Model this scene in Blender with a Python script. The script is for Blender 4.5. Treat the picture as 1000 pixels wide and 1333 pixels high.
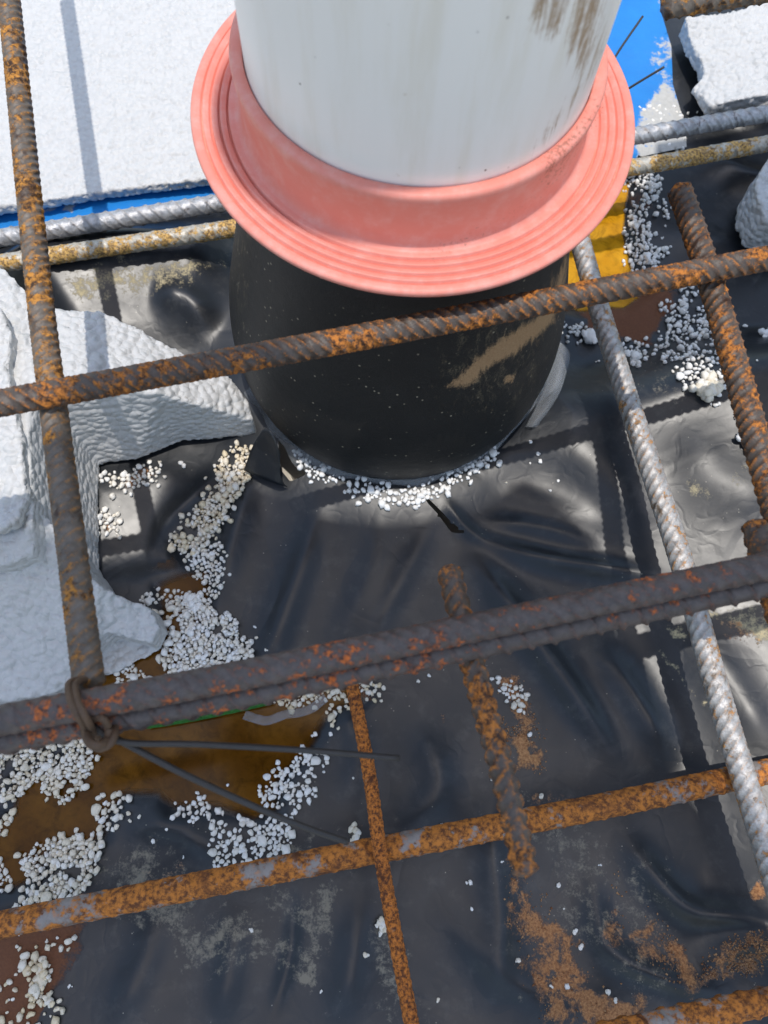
import bpy, bmesh, math, random
import numpy as np
from mathutils import Matrix, Vector

random.seed(7)
RNG = np.random.default_rng(7)
for o in list(bpy.data.objects):
    bpy.data.objects.remove(o, do_unlink=True)
SC = bpy.context.scene
COL = SC.collection

# ------------------------------------------------------------------ camera
F = 1000.0                                    # focal length in photo pixels (1000 x 1333)
CAM = np.array([0.0063, -0.3154, 0.5333])
PIT, ROLL = 1.2384, -0.1063
_fw = np.array([0, math.cos(PIT), -math.sin(PIT)])
_r0 = np.array([1.0, 0, 0])
_d0 = np.cross(_fw, _r0)
RT = math.cos(ROLL) * _r0 + math.sin(ROLL) * _d0
DN = -math.sin(ROLL) * _r0 + math.cos(ROLL) * _d0
cd = bpy.data.cameras.new('camera')
cam = bpy.data.objects.new('camera', cd)
COL.objects.link(cam)
M = Matrix.Identity(4)
for i in range(3):
    M[i][0] = RT[i]; M[i][1] = -DN[i]; M[i][2] = -_fw[i]; M[i][3] = CAM[i]
cam.matrix_world = M
cd.sensor_fit = 'VERTICAL'; cd.sensor_height = 36.0; cd.sensor_width = 36.0
cd.lens = 36.0 * F / 1333.0
cd.clip_start = 0.005; cd.clip_end = 200
cd.dof.use_dof = True; cd.dof.focus_distance = 0.47; cd.dof.aperture_fstop = 11.0
SC.camera = cam

# ------------------------------------------------------------------ sky and sun (close to the zenith)
SUN_T = Vector((-0.03, -0.010, -1.0)).normalized()      # direction the light travels
elev = math.asin(-SUN_T.z); azim = math.atan2(-SUN_T.x, -SUN_T.y)
W = bpy.data.worlds.new('World'); SC.world = W; W.use_nodes = True
wn = W.node_tree
sky = wn.nodes.new('ShaderNodeTexSky'); sky.sky_type = 'NISHITA'; sky.sun_disc = False
sky.sun_elevation = elev; sky.sun_rotation = azim
sky.air_density = 1.6; sky.dust_density = 2.0; sky.ozone_density = 1.8
bg = wn.nodes['Background']; bg.inputs['Strength'].default_value = 0.15
wn.links.new(sky.outputs[0], bg.inputs['Color'])
sd = bpy.data.lights.new('sun', 'SUN'); sd.energy = 2.2; sd.angle = math.radians(0.53); sd.color = (1.0, 0.95, 0.88)
so = bpy.data.objects.new('sun', sd); COL.objects.link(so)
so.rotation_euler = SUN_T.to_track_quat('-Z', 'Y').to_euler(); so.location = (0, 0, 4)
SC.view_settings.view_transform = 'Standard'; SC.view_settings.look = 'None'
SC.view_settings.exposure = 0.42; SC.view_settings.gamma = 1.0
SC.view_settings.use_curve_mapping = False

# ------------------------------------------------------------------ helpers
def at(x, y, z=0.0):
    D = _fw + RT * (x - 500) / F + DN * (y - 666.5) / F
    return CAM + D * ((z - CAM[2]) / D[2])

def topx(P):
    q = np.asarray(P, float) - CAM
    t = q @ _fw
    return np.stack([500 + F * (q @ RT) / t, 666.5 + F * (q @ DN) / t], -1)

def sdist(px, poly):
    """signed distance in pixels, positive inside"""
    poly = np.asarray(poly, float); n = len(poly)
    best = np.full(len(px), 1e9); ins = np.zeros(len(px), bool)
    for i in range(n):
        a, b = poly[i], poly[(i + 1) % n]
        ab = b - a
        t = np.clip(((px - a) @ ab) / (ab @ ab + 1e-9), 0, 1)
        d = np.hypot(px[:, 0] - a[0] - t * ab[0], px[:, 1] - a[1] - t * ab[1])
        best = np.minimum(best, d)
        if a[1] != b[1]:
            c = (a[1] > px[:, 1]) != (b[1] > px[:, 1])
            xx = a[0] + (px[:, 1] - a[1]) / (b[1] - a[1]) * ab[0]
            ins ^= c & (px[:, 0] < xx)
    return np.where(ins, best, -best)

def smooth(d, w):
    t = np.clip(d / w * .5 + .5, 0, 1)
    return t * t * (3 - 2 * t)

def linedist(px, line):
    line = np.asarray(line, float)
    best = np.full(len(px), 1e9); par = np.zeros(len(px))
    L = np.concatenate([[0], np.cumsum(np.hypot(*np.diff(line, axis=0).T))])
    for i in range(len(line) - 1):
        a, b = line[i], line[i + 1]; ab = b - a
        t = np.clip(((px - a) @ ab) / (ab @ ab), 0, 1)
        d = np.hypot(px[:, 0] - a[0] - t * ab[0], px[:, 1] - a[1] - t * ab[1])
        m = d < best
        best[m] = d[m]; par[m] = (L[i] + t[m] * (L[i + 1] - L[i])) / L[-1]
    return best, par

def _hash(ix, iy, iz, k):
    h = (ix * 374761393 + iy * 668265263 + iz * 2147483647 + k * 1274126177) & 0xffffffff
    h = ((h ^ (h >> 13)) * 1274126177) & 0xffffffff
    h = ((h ^ (h >> 16)) * 668265263) & 0xffffffff
    return ((h ^ (h >> 15)) & 0xffff) / 65535.0

def vnoise(P, s):
    """value noise in -1..1 for an (n,3) array"""
    p = np.asarray(P, float) * s
    i = np.floor(p).astype(np.int64); f = p - i; f = f * f * (3 - 2 * f)
    r = 0
    for a in (0, 1):
        for b in (0, 1):
            for c in (0, 1):
                w = (f[:, 0] if a else 1 - f[:, 0]) * (f[:, 1] if b else 1 - f[:, 1]) * (f[:, 2] if c else 1 - f[:, 2])
                r = r + w * _hash(i[:, 0] + a, i[:, 1] + b, i[:, 2] + c, 5)
    return r * 2 - 1

def worley(P, cell):
    p = np.asarray(P, float) / cell
    i = np.floor(p).astype(np.int64)
    best = np.full(len(p), 9.0); hid = np.zeros(len(p))
    for a in (-1, 0, 1):
        for b in (-1, 0, 1):
            for c in (-1, 0, 1):
                q = i + np.array([a, b, c])
                j = np.stack([_hash(q[:, 0], q[:, 1], q[:, 2], k) for k in (1, 2, 3)], -1) * .8 + .1
                d = np.linalg.norm(q + j - p, axis=1)
                m = d < best
                best[m] = d[m]; hid[m] = j[m, 0]
    return best, hid

def link(name, me, mat=None, parent=None, smoothed=True):
    o = bpy.data.objects.new(name, me); COL.objects.link(o)
    if mat is not None and not me.materials:
        me.materials.append(mat)
    if smoothed and len(me.polygons):
        me.polygons.foreach_set('use_smooth', np.ones(len(me.polygons), bool))
    if parent is not None:
        o.parent = parent
    return o

def tag(o, label=None, cat=None, group=None, kind=None):
    if label: o['label'] = label
    if cat: o['category'] = cat
    if group: o['group'] = group
    if kind: o['kind'] = kind
    return o

def empty(name, loc):
    o = bpy.data.objects.new(name, None); COL.objects.link(o); o.location = loc
    o.empty_display_size = .02
    return o

def mesh_from(name, V, Fc):
    me = bpy.data.meshes.new(name)
    V = np.asarray(V, np.float32)
    Fc = np.asarray(Fc, np.int32)
    k = Fc.shape[1]
    me.vertices.add(len(V)); me.vertices.foreach_set('co', V.ravel())
    me.loops.add(Fc.size); me.loops.foreach_set('vertex_index', Fc.ravel())
    me.polygons.add(len(Fc))
    me.polygons.foreach_set('loop_start', np.arange(0, Fc.size, k, dtype=np.int32))
    me.update(calc_edges=True); me.validate()
    return me

def attr(me, name, arr):
    a = me.attributes.new(name, 'FLOAT', 'POINT')
    a.data.foreach_set('value', np.asarray(arr, np.float32))

def grid_faces(nu, nv, wrap=False):
    i = np.arange(nu - 1)[:, None]; j = np.arange(nv if wrap else nv - 1)[None, :]
    j2 = (j + 1) % nv
    return np.stack([i * nv + j, i * nv + j2, (i + 1) * nv + j2, (i + 1) * nv + j], -1).reshape(-1, 4)

def lathe(name, prof, seg=160):
    prof = np.asarray(prof, float)
    th = np.linspace(0, 2 * math.pi, seg, endpoint=False)
    V = np.stack([prof[:, None, 0] * np.cos(th), prof[:, None, 0] * np.sin(th), prof[:, None, 1] + 0 * th], -1).reshape(-1, 3)
    return mesh_from(name, V, grid_faces(len(prof), seg, True)), V

def tube_mesh(name, pts, r, seg=10, r_end=None):
    pts = np.asarray(pts, float); n = len(pts)
    T = np.gradient(pts, axis=0); T /= np.linalg.norm(T, axis=1)[:, None] + 1e-12
    up = np.array([0, 0, 1.0]) if abs(T[0, 2]) < .9 else np.array([1.0, 0, 0])
    V = []
    nrm = np.cross(T[0], up); nrm /= np.linalg.norm(nrm)
    th = np.linspace(0, 2 * math.pi, seg, endpoint=False)
    for k in range(n):
        nrm = nrm - T[k] * (nrm @ T[k]); nrm /= np.linalg.norm(nrm) + 1e-12
        b = np.cross(T[k], nrm)
        rr = r if r_end is None else r + (r_end - r) * k / (n - 1)
        V.append(pts[k] + rr * (np.cos(th)[:, None] * nrm + np.sin(th)[:, None] * b))
    V = np.concatenate(V); Fc = [tuple(f) for f in grid_faces(n, seg, True)]
    me = bpy.data.meshes.new(name)
    me.from_pydata([tuple(v) for v in V], [], Fc + [tuple(range(seg))[::-1], tuple((n - 1) * seg + k for k in range(seg))])
    me.update()
    return me

def catmull(pts, n=12):
    P = np.asarray(pts, float); P = np.vstack([2 * P[0] - P[1], P, 2 * P[-1] - P[-2]])
    out = []
    for i in range(1, len(P) - 2):
        t = np.linspace(0, 1, n, endpoint=False)[:, None]
        a, b, c, d = P[i - 1:i + 3]
        out.append(.5 * ((2 * b) + (c - a) * t + (2 * a - 5 * b + 4 * c - d) * t * t + (3 * b - 3 * c + d - a) * t ** 3))
    return np.vstack(out + [P[-2:-1]])

# ------------------------------------------------------------------ materials
class NT:
    def __init__(s, name):
        s.m = bpy.data.materials.new(name); s.m.use_nodes = True
        s.t = s.m.node_tree; s.b = s.t.nodes['Principled BSDF']
        s.tc = None
    def n(s, typ, **kw):
        x = s.t.nodes.new(typ)
        for k, v in kw.items(): setattr(x, k, v)
        return x
    def l(s, a, b): s.t.links.new(a, b)
    def coord(s):
        if s.tc is None: s.tc = s.n('ShaderNodeTexCoord').outputs['Object']
        return s.tc
    def noise(s, scale, detail=5, rough=.6, vec=None, dist=0):
        x = s.n('ShaderNodeTexNoise'); x.inputs['Scale'].default_value = scale
        x.inputs['Detail'].default_value = detail; x.inputs['Roughness'].default_value = rough
        x.inputs['Distortion'].default_value = dist
        s.l(vec if vec is not None else s.coord(), x.inputs['Vector']); return x.outputs['Fac']
    def voro(s, scale, feature='F1', out='Distance', vec=None):
        x = s.n('ShaderNodeTexVoronoi', feature=feature); x.inputs['Scale'].default_value = scale
        s.l(vec if vec is not None else s.coord(), x.inputs['Vector']); return x.outputs[out]
    def scale(s, v):
        x = s.n('ShaderNodeMapping'); x.inputs['Scale'].default_value = v
        s.l(s.coord(), x.inputs['Vector']); return x.outputs[0]
    def ramp(s, fac, lo, hi, a=0.0, b=1.0):
        x = s.n('ShaderNodeMapRange', interpolation_type='SMOOTHSTEP')
        s.l(fac, x.inputs[0])
        for k, v in zip((1, 2, 3, 4), (lo, hi, a, b)): x.inputs[k].default_value = v
        return x.outputs[0]
    def math(s, op, a, b=None, clamp=False):
        x = s.n('ShaderNodeMath', operation=op); x.use_clamp = clamp
        for k, v in ((0, a), (1, b)):
            if v is None: continue
            if isinstance(v, (int, float)): x.inputs[k].default_value = v
            else: s.l(v, x.inputs[k])
        return x.outputs[0]
    def mix(s, fac, a, b):
        x = s.n('ShaderNodeMix', data_type='RGBA')
        for sock, v in ((x.inputs[0], fac), (x.inputs[6], a), (x.inputs[7], b)):
            if isinstance(v, (int, float)): sock.default_value = v
            elif isinstance(v, tuple): sock.default_value = (*v, 1)
            else: s.l(v, sock)
        return x.outputs[2]
    def attr(s, name):
        x = s.n('ShaderNodeAttribute'); x.attribute_name = name; return x.outputs['Fac']
    def set(s, sock, v):
        i = s.b.inputs[sock]
        if isinstance(v, (int, float)): i.default_value = v
        elif isinstance(v, tuple): i.default_value = (*v, 1)
        else: s.l(v, i)
    def bump(s, h, strength=.3, dist=.001):
        x = s.n('ShaderNodeBump'); x.inputs['Strength'].default_value = strength
        x.inputs['Distance'].default_value = dist
        s.l(h, x.inputs['Height']); s.l(x.outputs[0], s.b.inputs['Normal'])

def mat_rust(name, steel, orange, dark, amount, rib_or=.6, metal=.0, sc=1.0, rough=.75):
    m = NT(name)
    n1 = m.noise(170 * sc, 6, .68); n2 = m.noise(520 * sc, 4, .7); n3 = m.noise(38 * sc, 3, .5)
    big = m.math('ADD', m.math('MULTIPLY', n1, .6), m.math('MULTIPLY', n3, .4))
    fac = m.ramp(big, amount - .035, amount + .035, 1.0, 0.0)
    rib = m.attr('rib')
    fac = m.math('ADD', fac, m.math('MULTIPLY', m.math('MULTIPLY', rib, m.ramp(n2, .40, .6)), rib_or), clamp=True)
    rustc = m.mix(m.ramp(n2, .36, .62), dark, orange)
    col = m.mix(fac, m.mix(m.ramp(n1, .35, .7), tuple(c * .55 for c in steel), steel), rustc)
    col = m.mix(m.ramp(m.noise(95 * sc, 5, .6, dist=.6), .56, .70), col, dark)
    m.set('Base Color', col)
    m.set('Roughness', m.ramp(fac, 0, 1, .46, rough + .1))
    if metal: m.set('Metallic', m.math('MULTIPLY', m.math('SUBTRACT', 1.0, fac), metal))
    m.bump(m.math('ADD', m.math('MULTIPLY', n2, .5), n1), .55, .0012)
    return m.m

MAT = {}
ORG = (.50, .17, .025); DKB = (.055, .024, .012)
MAT['rust_brown'] = mat_rust('rust_brown', (.095, .074, .060), (.50, .18, .03), (.042, .020, .012), .47, .9, sc=.8)
MAT['rust_gold'] = mat_rust('rust_gold', (.16, .135, .11), (.52, .23, .04), (.045, .022, .012), .46, .6, sc=.7)
MAT['rust_orange'] = mat_rust('rust_orange', (.27, .24, .22), (.52, .185, .03), (.12, .042, .014), .53, .45, rough=.8, sc=.55)
MAT['rust_thin'] = mat_rust('rust_thin', (.25, .13, .07), (.55, .18, .03), (.09, .03, .012), .66, .3, rough=.85)
MAT['rust_plum'] = mat_rust('rust_plum', (.105, .086, .080), (.58, .15, .03), (.05, .030, .026), .43, .15)
MAT['steel_grey'] = mat_rust('steel_grey', (.56, .54, .52), (.50, .24, .075), (.17, .12, .08), .44, .55, metal=.35)
MAT['steel_pale'] = mat_rust('steel_pale', (.55, .55, .56), (.34, .26, .18), (.10, .08, .07), .36, .40, metal=.45)
MAT['steel_gold'] = mat_rust('steel_gold', (.58, .54, .46), (.66, .40, .12), (.16, .10, .05), .50, .35, metal=.3)

def mat_eps():
    m = NT('expanded_polystyrene')
    t = m.noise(22, 4, .6)
    d = m.ramp(m.noise(14, 5, .65), .62, .80)
    col = m.mix(m.math('MULTIPLY', d, .45), m.mix(t, (.53, .525, .515), (.58, .575, .56)), (.66, .58, .44))
    m.set('Base Color', col); m.set('Roughness', .5); m.set('Specular IOR Level', .35)
    v = m.voro(185, 'F1'); v2 = m.noise(30, 3)
    m.bump(m.math('SUBTRACT', m.math('MULTIPLY', v2, .12), v), .75, .0030)
    return m.m
MAT['eps'] = mat_eps()

def mat_bead():
    m = NT('polystyrene_beads')
    v = m.attr('tone')
    m.set('Base Color', m.mix(v, (.84, .83, .81), (.72, .60, .40)))
    m.set('Roughness', .5); m.set('Specular IOR Level', .4)
    return m.m
MAT['bead'] = mat_bead()

def mat_film():
    m = NT('black_polythene')
    n1 = m.noise(34, 4, .6); n2 = m.noise(700, 3, .7); n3 = m.noise(150, 7, .72); nb = m.noise(9, 3, .5)
    sand = m.attr('sand'); mud = m.attr('mud'); dust = m.attr('dust'); pale = m.attr('pale')
    fine = m.math('ADD', m.math('MULTIPLY', n3, .7), m.math('MULTIPLY', n2, .3))
    base = m.mix(n1, (.007, .009, .012), (.013, .015, .019))
    # thin general haze of dust on the sheet
    base = m.mix(m.math('MULTIPLY', m.ramp(m.noise(60, 7, .7), .50, .72), .12), base, (.20, .19, .17))
    speck = m.ramp(m.voro(210), .10, .05)
    speck = m.math('MULTIPLY', speck, m.ramp(m.noise(45, 2), .55, .62))
    base = m.mix(m.math('MULTIPLY', speck, .7), base, (.42, .38, .30))
    patch = m.ramp(m.noise(17, 4, .6, dist=.8), .40, .60)
    fd = m.ramp(m.math('ADD', fine, m.math('MULTIPLY', m.math('MULTIPLY', dust, patch), .58)), .72, .90)
    base = m.mix(m.math('MULTIPLY', fd, .8), base, (.25, .22, .165))
    fp = m.ramp(m.math('ADD', fine, m.math('MULTIPLY', pale, .45)), .76, .96)
    base = m.mix(m.math('MULTIPLY', fp, .85), base, (.52, .44, .26))
    fm = m.ramp(m.math('ADD', fine, m.math('MULTIPLY', mud, .75)), .80, 1.05)
    base = m.mix(fm, base, m.mix(n2, (.085, .030, .014), (.20, .075, .028)))
    fs = m.ramp(m.math('ADD', fine, m.math('MULTIPLY', m.math('MULTIPLY', sand, m.ramp(m.noise(48, 5, .65, dist=.6), .30, .56, .35, 1.0)), .50)), .74, .96)
    sc = m.mix(m.ramp(n2, .3, .7), m.mix(nb, (.20, .070, .020), (.26, .11, .04)), m.mix(nb, (.44, .18, .06), (.50, .29, .13)))
    base = m.mix(fs, base, sc)
    m.set('Base Color', base)
    matte = m.math('MAXIMUM', m.math('MAXIMUM', fs, fm), m.math('MAXIMUM', m.math('MULTIPLY', fd, .8), fp))
    r0 = m.ramp(m.noise(26, 4, .6), .3, .7, .35, .43)
    rr = m.n('ShaderNodeMix', data_type='FLOAT')
    m.l(matte, rr.inputs[0]); m.l(r0, rr.inputs[2]); rr.inputs[3].default_value = .85
    m.set('Roughness', rr.outputs[0])
    m.set('Specular IOR Level', .58)
    h = m.math('ADD', m.math('MULTIPLY', m.noise(30, 2, .45), .35), m.math('MULTIPLY', n2, .025))
    c1 = m.math('ABSOLUTE', m.math('SUBTRACT', m.noise(13, 2, .5, dist=.7), .5))
    c2 = m.math('ABSOLUTE', m.math('SUBTRACT', m.noise(41, 2, .5, dist=.5), .5))
    h = m.math('ADD', h, m.math('ADD', m.math('MULTIPLY', m.math('MINIMUM', c1, .10), 2.2), m.math('MULTIPLY', m.math('MINIMUM', c2, .07), .9)))
    h = m.math('ADD', h, m.math('MULTIPLY', m.math('MULTIPLY', fs, n2), .35))
    h = m.math('ADD', h, m.math('MULTIPLY', m.math('MULTIPLY', fm, fine), .8))
    m.bump(h, .35, .003)
    return m.m
MAT['film'] = mat_film()

def mat_blue():
    m = NT('blue_polythene')
    pale = m.attr('pale')
    f = m.ramp(m.math('ADD', m.noise(110, 7, .7), m.math('MULTIPLY', pale, .55)), .80, .95)
    col = m.mix(f, m.mix(m.noise(30), (.010, .16, .50), (.02, .24, .62)), m.mix(m.noise(240, 5, .7), (.34, .33, .30), (.58, .57, .54)))
    m.set('Base Color', col); m.set('Roughness', m.ramp(f, 0, 1, .32, .9))
    m.bump(m.noise(50, 4), .35, .003)
    return m.m
MAT['blue'] = mat_blue()

def simple(name, col, rough=.5, var=.25, sc=60, spec=.5, bump=.15, **kw):
    m = NT(name)
    n = m.noise(sc, 6, .65)
    m.set('Base Color', m.mix(n, tuple(c * (1 - var) for c in col), tuple(min(1, c * (1 + var)) for c in col)))
    m.set('Roughness', rough); m.set('Specular IOR Level', spec)
    for k, v in kw.items(): m.set(k, v)
    if bump: m.bump(m.noise(sc * 4, 4, .7), bump, .001)
    return m.m
MAT['wire'] = simple('annealed_wire', (.035, .032, .030), .55, .4, 300)
MAT['wire_rust'] = simple('rusty_wire', (.10, .06, .035), .7, .6, 160)
MAT['ply'] = simple('plywood', (.05, .035, .028), .7, .2, 12)
MAT['timber'] = simple('timber', (.40, .27, .15), .75, .25, 20)
MAT['soil'] = simple('pale_screed', (.50, .46, .40), .95, .25, 4, .2, .3)
MAT['green'] = simple('green_webbing', (.025, .13, .018), .7, .85, 420, .3, .8)

def mat_pipe():
    m = NT('white_pipe_plastic')
    st = m.attr('stain'); sp = m.attr('spot')
    streak = m.noise(1.0, 6, .75, vec=m.scale((230, 230, 26)), dist=.9)
    fine = m.noise(420, 4, .7)
    grime = m.noise(1.0, 5, .6, vec=m.scale((70, 70, 9)))
    col = m.mix(m.ramp(grime, .42, .72, 0, .50), (.88, .87, .825), (.74, .70, .58))
    f = m.ramp(m.math('ADD', m.math('ADD', m.math('MULTIPLY', streak, .8), m.math('MULTIPLY', fine, .2)), m.math('MULTIPLY', st, .38)), .69, .90)
    col = m.mix(m.math('MULTIPLY', f, .9), col, m.mix(fine, (.20, .10, .035), (.40, .26, .12)))
    g = m.ramp(m.math('ADD', m.noise(190, 5, .7), m.math('MULTIPLY', sp, .40)), .78, 1.0)
    col = m.mix(m.math('MULTIPLY', g, .75), col, (.36, .26, .11))
    dots = m.math('MULTIPLY', m.ramp(m.voro(120), .085, .04), m.ramp(m.noise(33, 2), .56, .62))
    col = m.mix(dots, col, (.10, .08, .06))
    m.set('Base Color', col); m.set('Roughness', m.ramp(f, 0, 1, .36, .85))
    m.set('Specular IOR Level', .45)
    m.bump(m.noise(120, 5), .08, .001)
    return m.m
MAT['pipe'] = mat_pipe()

def mat_pink():
    m = NT('pink_rubber')
    st = m.attr('stain')
    n = m.noise(28, 5, .6)
    col = m.mix(n, (.74, .235, .175), (.77, .28, .22))
    g = m.ramp(m.math('ADD', m.noise(520, 5, .75), m.math('MULTIPLY', st, .30)), .74, .86)
    col = m.mix(m.math('MULTIPLY', g, .8), col, (.30, .10, .06))
    haze = m.ramp(m.noise(90, 6, .7), .40, .75, 0, .34)
    col = m.mix(haze, col, (.80, .52, .46))
    m.set('Base Color', col); m.set('Roughness', .50); m.set('Specular IOR Level', .35)
    m.bump(m.noise(300, 4), .05, .0006)
    return m.m
MAT['pink'] = mat_pink()

def mat_sleeve():
    m = NT('black_rubber')
    st = m.attr('stain'); sp = m.attr('spot')
    fine = m.noise(900, 3, .7)
    streak = m.noise(1.0, 6, .7, vec=m.scale((160, 160, 60)), dist=.8)
    col = m.mix(m.noise(40, 5), (.010, .010, .010), (.022, .021, .020))
    sk = m.math('MULTIPLY', m.ramp(m.voro(190), .17, .08), m.ramp(m.noise(50, 3), .46, .56))
    col = m.mix(m.math('MULTIPLY', sk, .8), col, (.34, .30, .22))
    d = m.ramp(m.math('ADD', m.math('ADD', m.math('MULTIPLY', streak, .65), m.math('MULTIPLY', fine, .35)), m.math('MULTIPLY', sp, .24)), .66, .90)
    col = m.mix(m.math('MULTIPLY', d, .7), col, (.26, .21, .13))
    f = m.ramp(m.math('ADD', m.math('ADD', m.math('MULTIPLY', streak, .7), m.math('MULTIPLY', fine, .3)), m.math('MULTIPLY', st, .60)), .74, .98)
    col = m.mix(m.math('MULTIPLY', f, .95), col, m.mix(fine, (.26, .15, .07), (.44, .29, .16)))
    m.set('Base Color', col); m.set('Roughness', m.ramp(f, 0, 1, .55, .9)); m.set('Specular IOR Level', .4)
    m.bump(m.math('ADD', fine, m.math('MULTIPLY', m.noise(160, 4), 1.5)), .35, .0008)
    return m.m
MAT['sleeve'] = mat_sleeve()

def mat_water(name, c1, c2, turb):
    """murky water: how much of it hides the bottom grows with its depth"""
    m = NT(name)
    dep = m.attr('depth')
    n = m.noise(24, 5, .6)
    silt = m.ramp(m.noise(75, 7, .72, dist=.5), .42, .72)
    col = m.mix(m.math('MULTIPLY', silt, .75), m.mix(m.ramp(n, .35, .65), c1, c2), tuple(c * .38 for c in c1))
    m.set('Base Color', col); m.set('Roughness', .10); m.set('Specular IOR Level', .12)
    m.bump(m.noise(20, 2), .03, .002)
    g = m.n('ShaderNodeBsdfTransparent')
    gl = m.n('ShaderNodeBsdfGlossy'); gl.inputs['Roughness'].default_value = .02
    fr = m.n('ShaderNodeFresnel'); fr.inputs['IOR'].default_value = 1.33
    clear = m.n('ShaderNodeMixShader')
    m.l(m.math('MULTIPLY', fr.outputs[0], .45), clear.inputs[0]); m.l(g.outputs[0], clear.inputs[1]); m.l(gl.outputs[0], clear.inputs[2])
    mx = m.n('ShaderNodeMixShader')
    m.l(m.ramp(m.math('ADD', dep, m.math('MULTIPLY', n, .0006)), .0004, turb), mx.inputs[0])
    m.l(clear.outputs[0], mx.inputs[1]); m.l(m.b.outputs[0], mx.inputs[2])
    out = m.t.nodes['Material Output']; m.l(mx.outputs[0], out.inputs['Surface'])
    return m.m
MAT['water'] = mat_water('muddy_water', (.085, .032, .003), (.14, .058, .006), .0050)
MAT['amber'] = mat_water('ochre_water', (.50, .22, .006), (.60, .30, .015), .0030)

def mat_clear():
    m = NT('clear_polythene')
    m.set('Base Color', (.70, .72, .74)); m.set('Roughness', .25)
    m.set('Transmission Weight', .75); m.set('IOR', 1.1); m.set('Alpha', .55)
    m.bump(m.noise(40, 2), .1, .001)
    return m.m
MAT['clear'] = mat_clear()

# ------------------------------------------------------------------ the setting: soil and plastic sheets
def film_h(x, y):
    """height of the black sheet at world x, y (arrays)"""
    x = np.asarray(x, float); y = np.asarray(y, float)
    P = np.stack([x, y, 0 * x], -1)
    px = topx(P)
    z = .0030 * vnoise(P, 8) + .0008 * vnoise(P + 3, 21)
    bowl = ((x - CAM[0]) ** 2 + (y - CAM[1]) ** 2) / 2.13                       # bowls shaped to mirror the sun's sheen towards the camera
    for poly, wid, off in SHEEN_BOWLS:
        k = smooth(sdist(px, poly), wid)
        z = z * (1 - .75 * k) + k * (bowl - off)
    z = z + .05 * np.clip(y - .04, 0, .30)
    r = np.hypot(x, y)
    z = z + .010 * np.exp(-((r - .115) / .03) ** 2)
    for line, amp, wid in RIDGES_S:
        d, t = linedist(px, line)
        tp = np.clip(np.minimum(t, 1 - t) * 2.6, 0, 1)
        z = z + amp * np.exp(1.4 - np.sqrt(1.96 + 5.5 * (d / wid) ** 2)) * (tp * tp * (3 - 2 * tp) * .95 + .05)
    for poly, dep, wid in POOLS:
        k = smooth(sdist(px, poly), wid)
        z = z * (1 - k) + (WATER_Z - dep) * k + 0 * z
    return z

WATER_Z = -.004
SHEEN_BOWLS = [([(660, 600), (720, 530), (800, 505), (900, 480), (1120, 470), (1200, 1300), (1010, 1300), (930, 1060), (820, 810), (750, 690)], 55, .018),
         ([(20, 360), (60, 335), (290, 315), (290, 470), (100, 470)], 40, .052),
         ([(120, 630), (212, 620), (222, 730), (120, 740)], 26, .030)]
RIDGES = [
    # folds of the sheet in front of the pipe
    ([(425, 632), (400, 720), (350, 860), (330, 930)], .007, 26),
    ([(500, 655), (480, 760), (430, 850)], .004, 30),
    ([(570, 665), (520, 760), (470, 860)], .004, 24),
    ([(596, 690), (680, 725), (770, 742), (870, 760)], .010, 17),
    ([(600, 692), (660, 790), (740, 900), (815, 1010)], .013, 26),
    ([(610, 680), (700, 690), (790, 722)], .006, 16),
    ([(630, 640), (700, 660), (800, 700)], .004, 26),
    ([(572, 652), (604, 690), (640, 715)], .004, 9),
    ([(760, 820), (830, 920), (880, 1010)], .010, 30),
    ([(880, 800), (940, 900), (1000, 1000)], .006, 35),
    ([(650, 1000), (640, 1090), (650, 1230), (630, 1340)], .007, 30),
    ([(800, 1060), (840, 1130), (890, 1180), (960, 1190), (1040, 1215)], .011, 24),
    ([(770, 1120), (785, 1225), (860, 1270), (960, 1300)], .008, 22),
    ([(900, 1265), (960, 1225), (1040, 1240)], .008, 24),
    ([(560, 1160), (640, 1250), (760, 1340)], .006, 34),
    ([(380, 1150), (378, 1240), (350, 1340)], -.004, 12),
    ([(540, 930), (570, 1020), (520, 1090)], .006, 32),
    ([(430, 900), (470, 980), (440, 1060)], .004, 26),
    ([(215, 1160), (190, 1250), (140, 1345)], .005, 30),
    ([(310, 1170), (300, 1260), (285, 1345)], .005, 26),
    ([(470, 1150), (460, 1240), (440, 1345)], .006, 30),
    ([(150, 1080), (230, 1075), (300, 1130)], .006, 28),
    # small crest in the cut-out of the foam block
    ([(300, 600), (250, 650), (208, 690), (190, 740)], .006, 15),
    ([(210, 690), (255, 735), (300, 750)], .004, 14),
    ([(335, 600), (300, 720), (280, 800)], .006, 24),
    # behind and right
    ([(200, 400), (250, 410), (290, 440)], .010, 26),
    ([(700, 560), (790, 640), (850, 720)], .006, 45),
    ([(870, 560), (900, 640), (1000, 690)], .006, 50),
    ([(900, 200), (960, 240), (1040, 250)], .008, 22),
    ([(850, 300), (930, 330), (1000, 300)], .006, 30),
    ([(930, 165), (1010, 172)], .010, 12),
    ([(60, 330), (150, 335), (260, 330)], .006, 18),
]
RIDGES_S = [(catmull(l, 6) if len(l) > 2 else l, a, w) for l, a, w in RIDGES]
POOL1 = [(105, 985), (150, 945), (300, 925), (455, 895), (470, 905), (420, 930), (398, 975), (352, 1020), (356, 1052),
         (330, 1062), (280, 1045), (225, 1050), (205, 1030), (160, 1030), (135, 1055), (128, 1085), (105, 1100), (60, 1110),
         (30, 1150), (-10, 1160), (-30, 1080), (15, 1060), (20, 1020)]
POOL2 = [(205, 760), (240, 745), (275, 735), (262, 800), (235, 830), (228, 900), (140, 935), (90, 930), (150, 850), (180, 830), (210, 830), (212, 790)]
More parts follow.
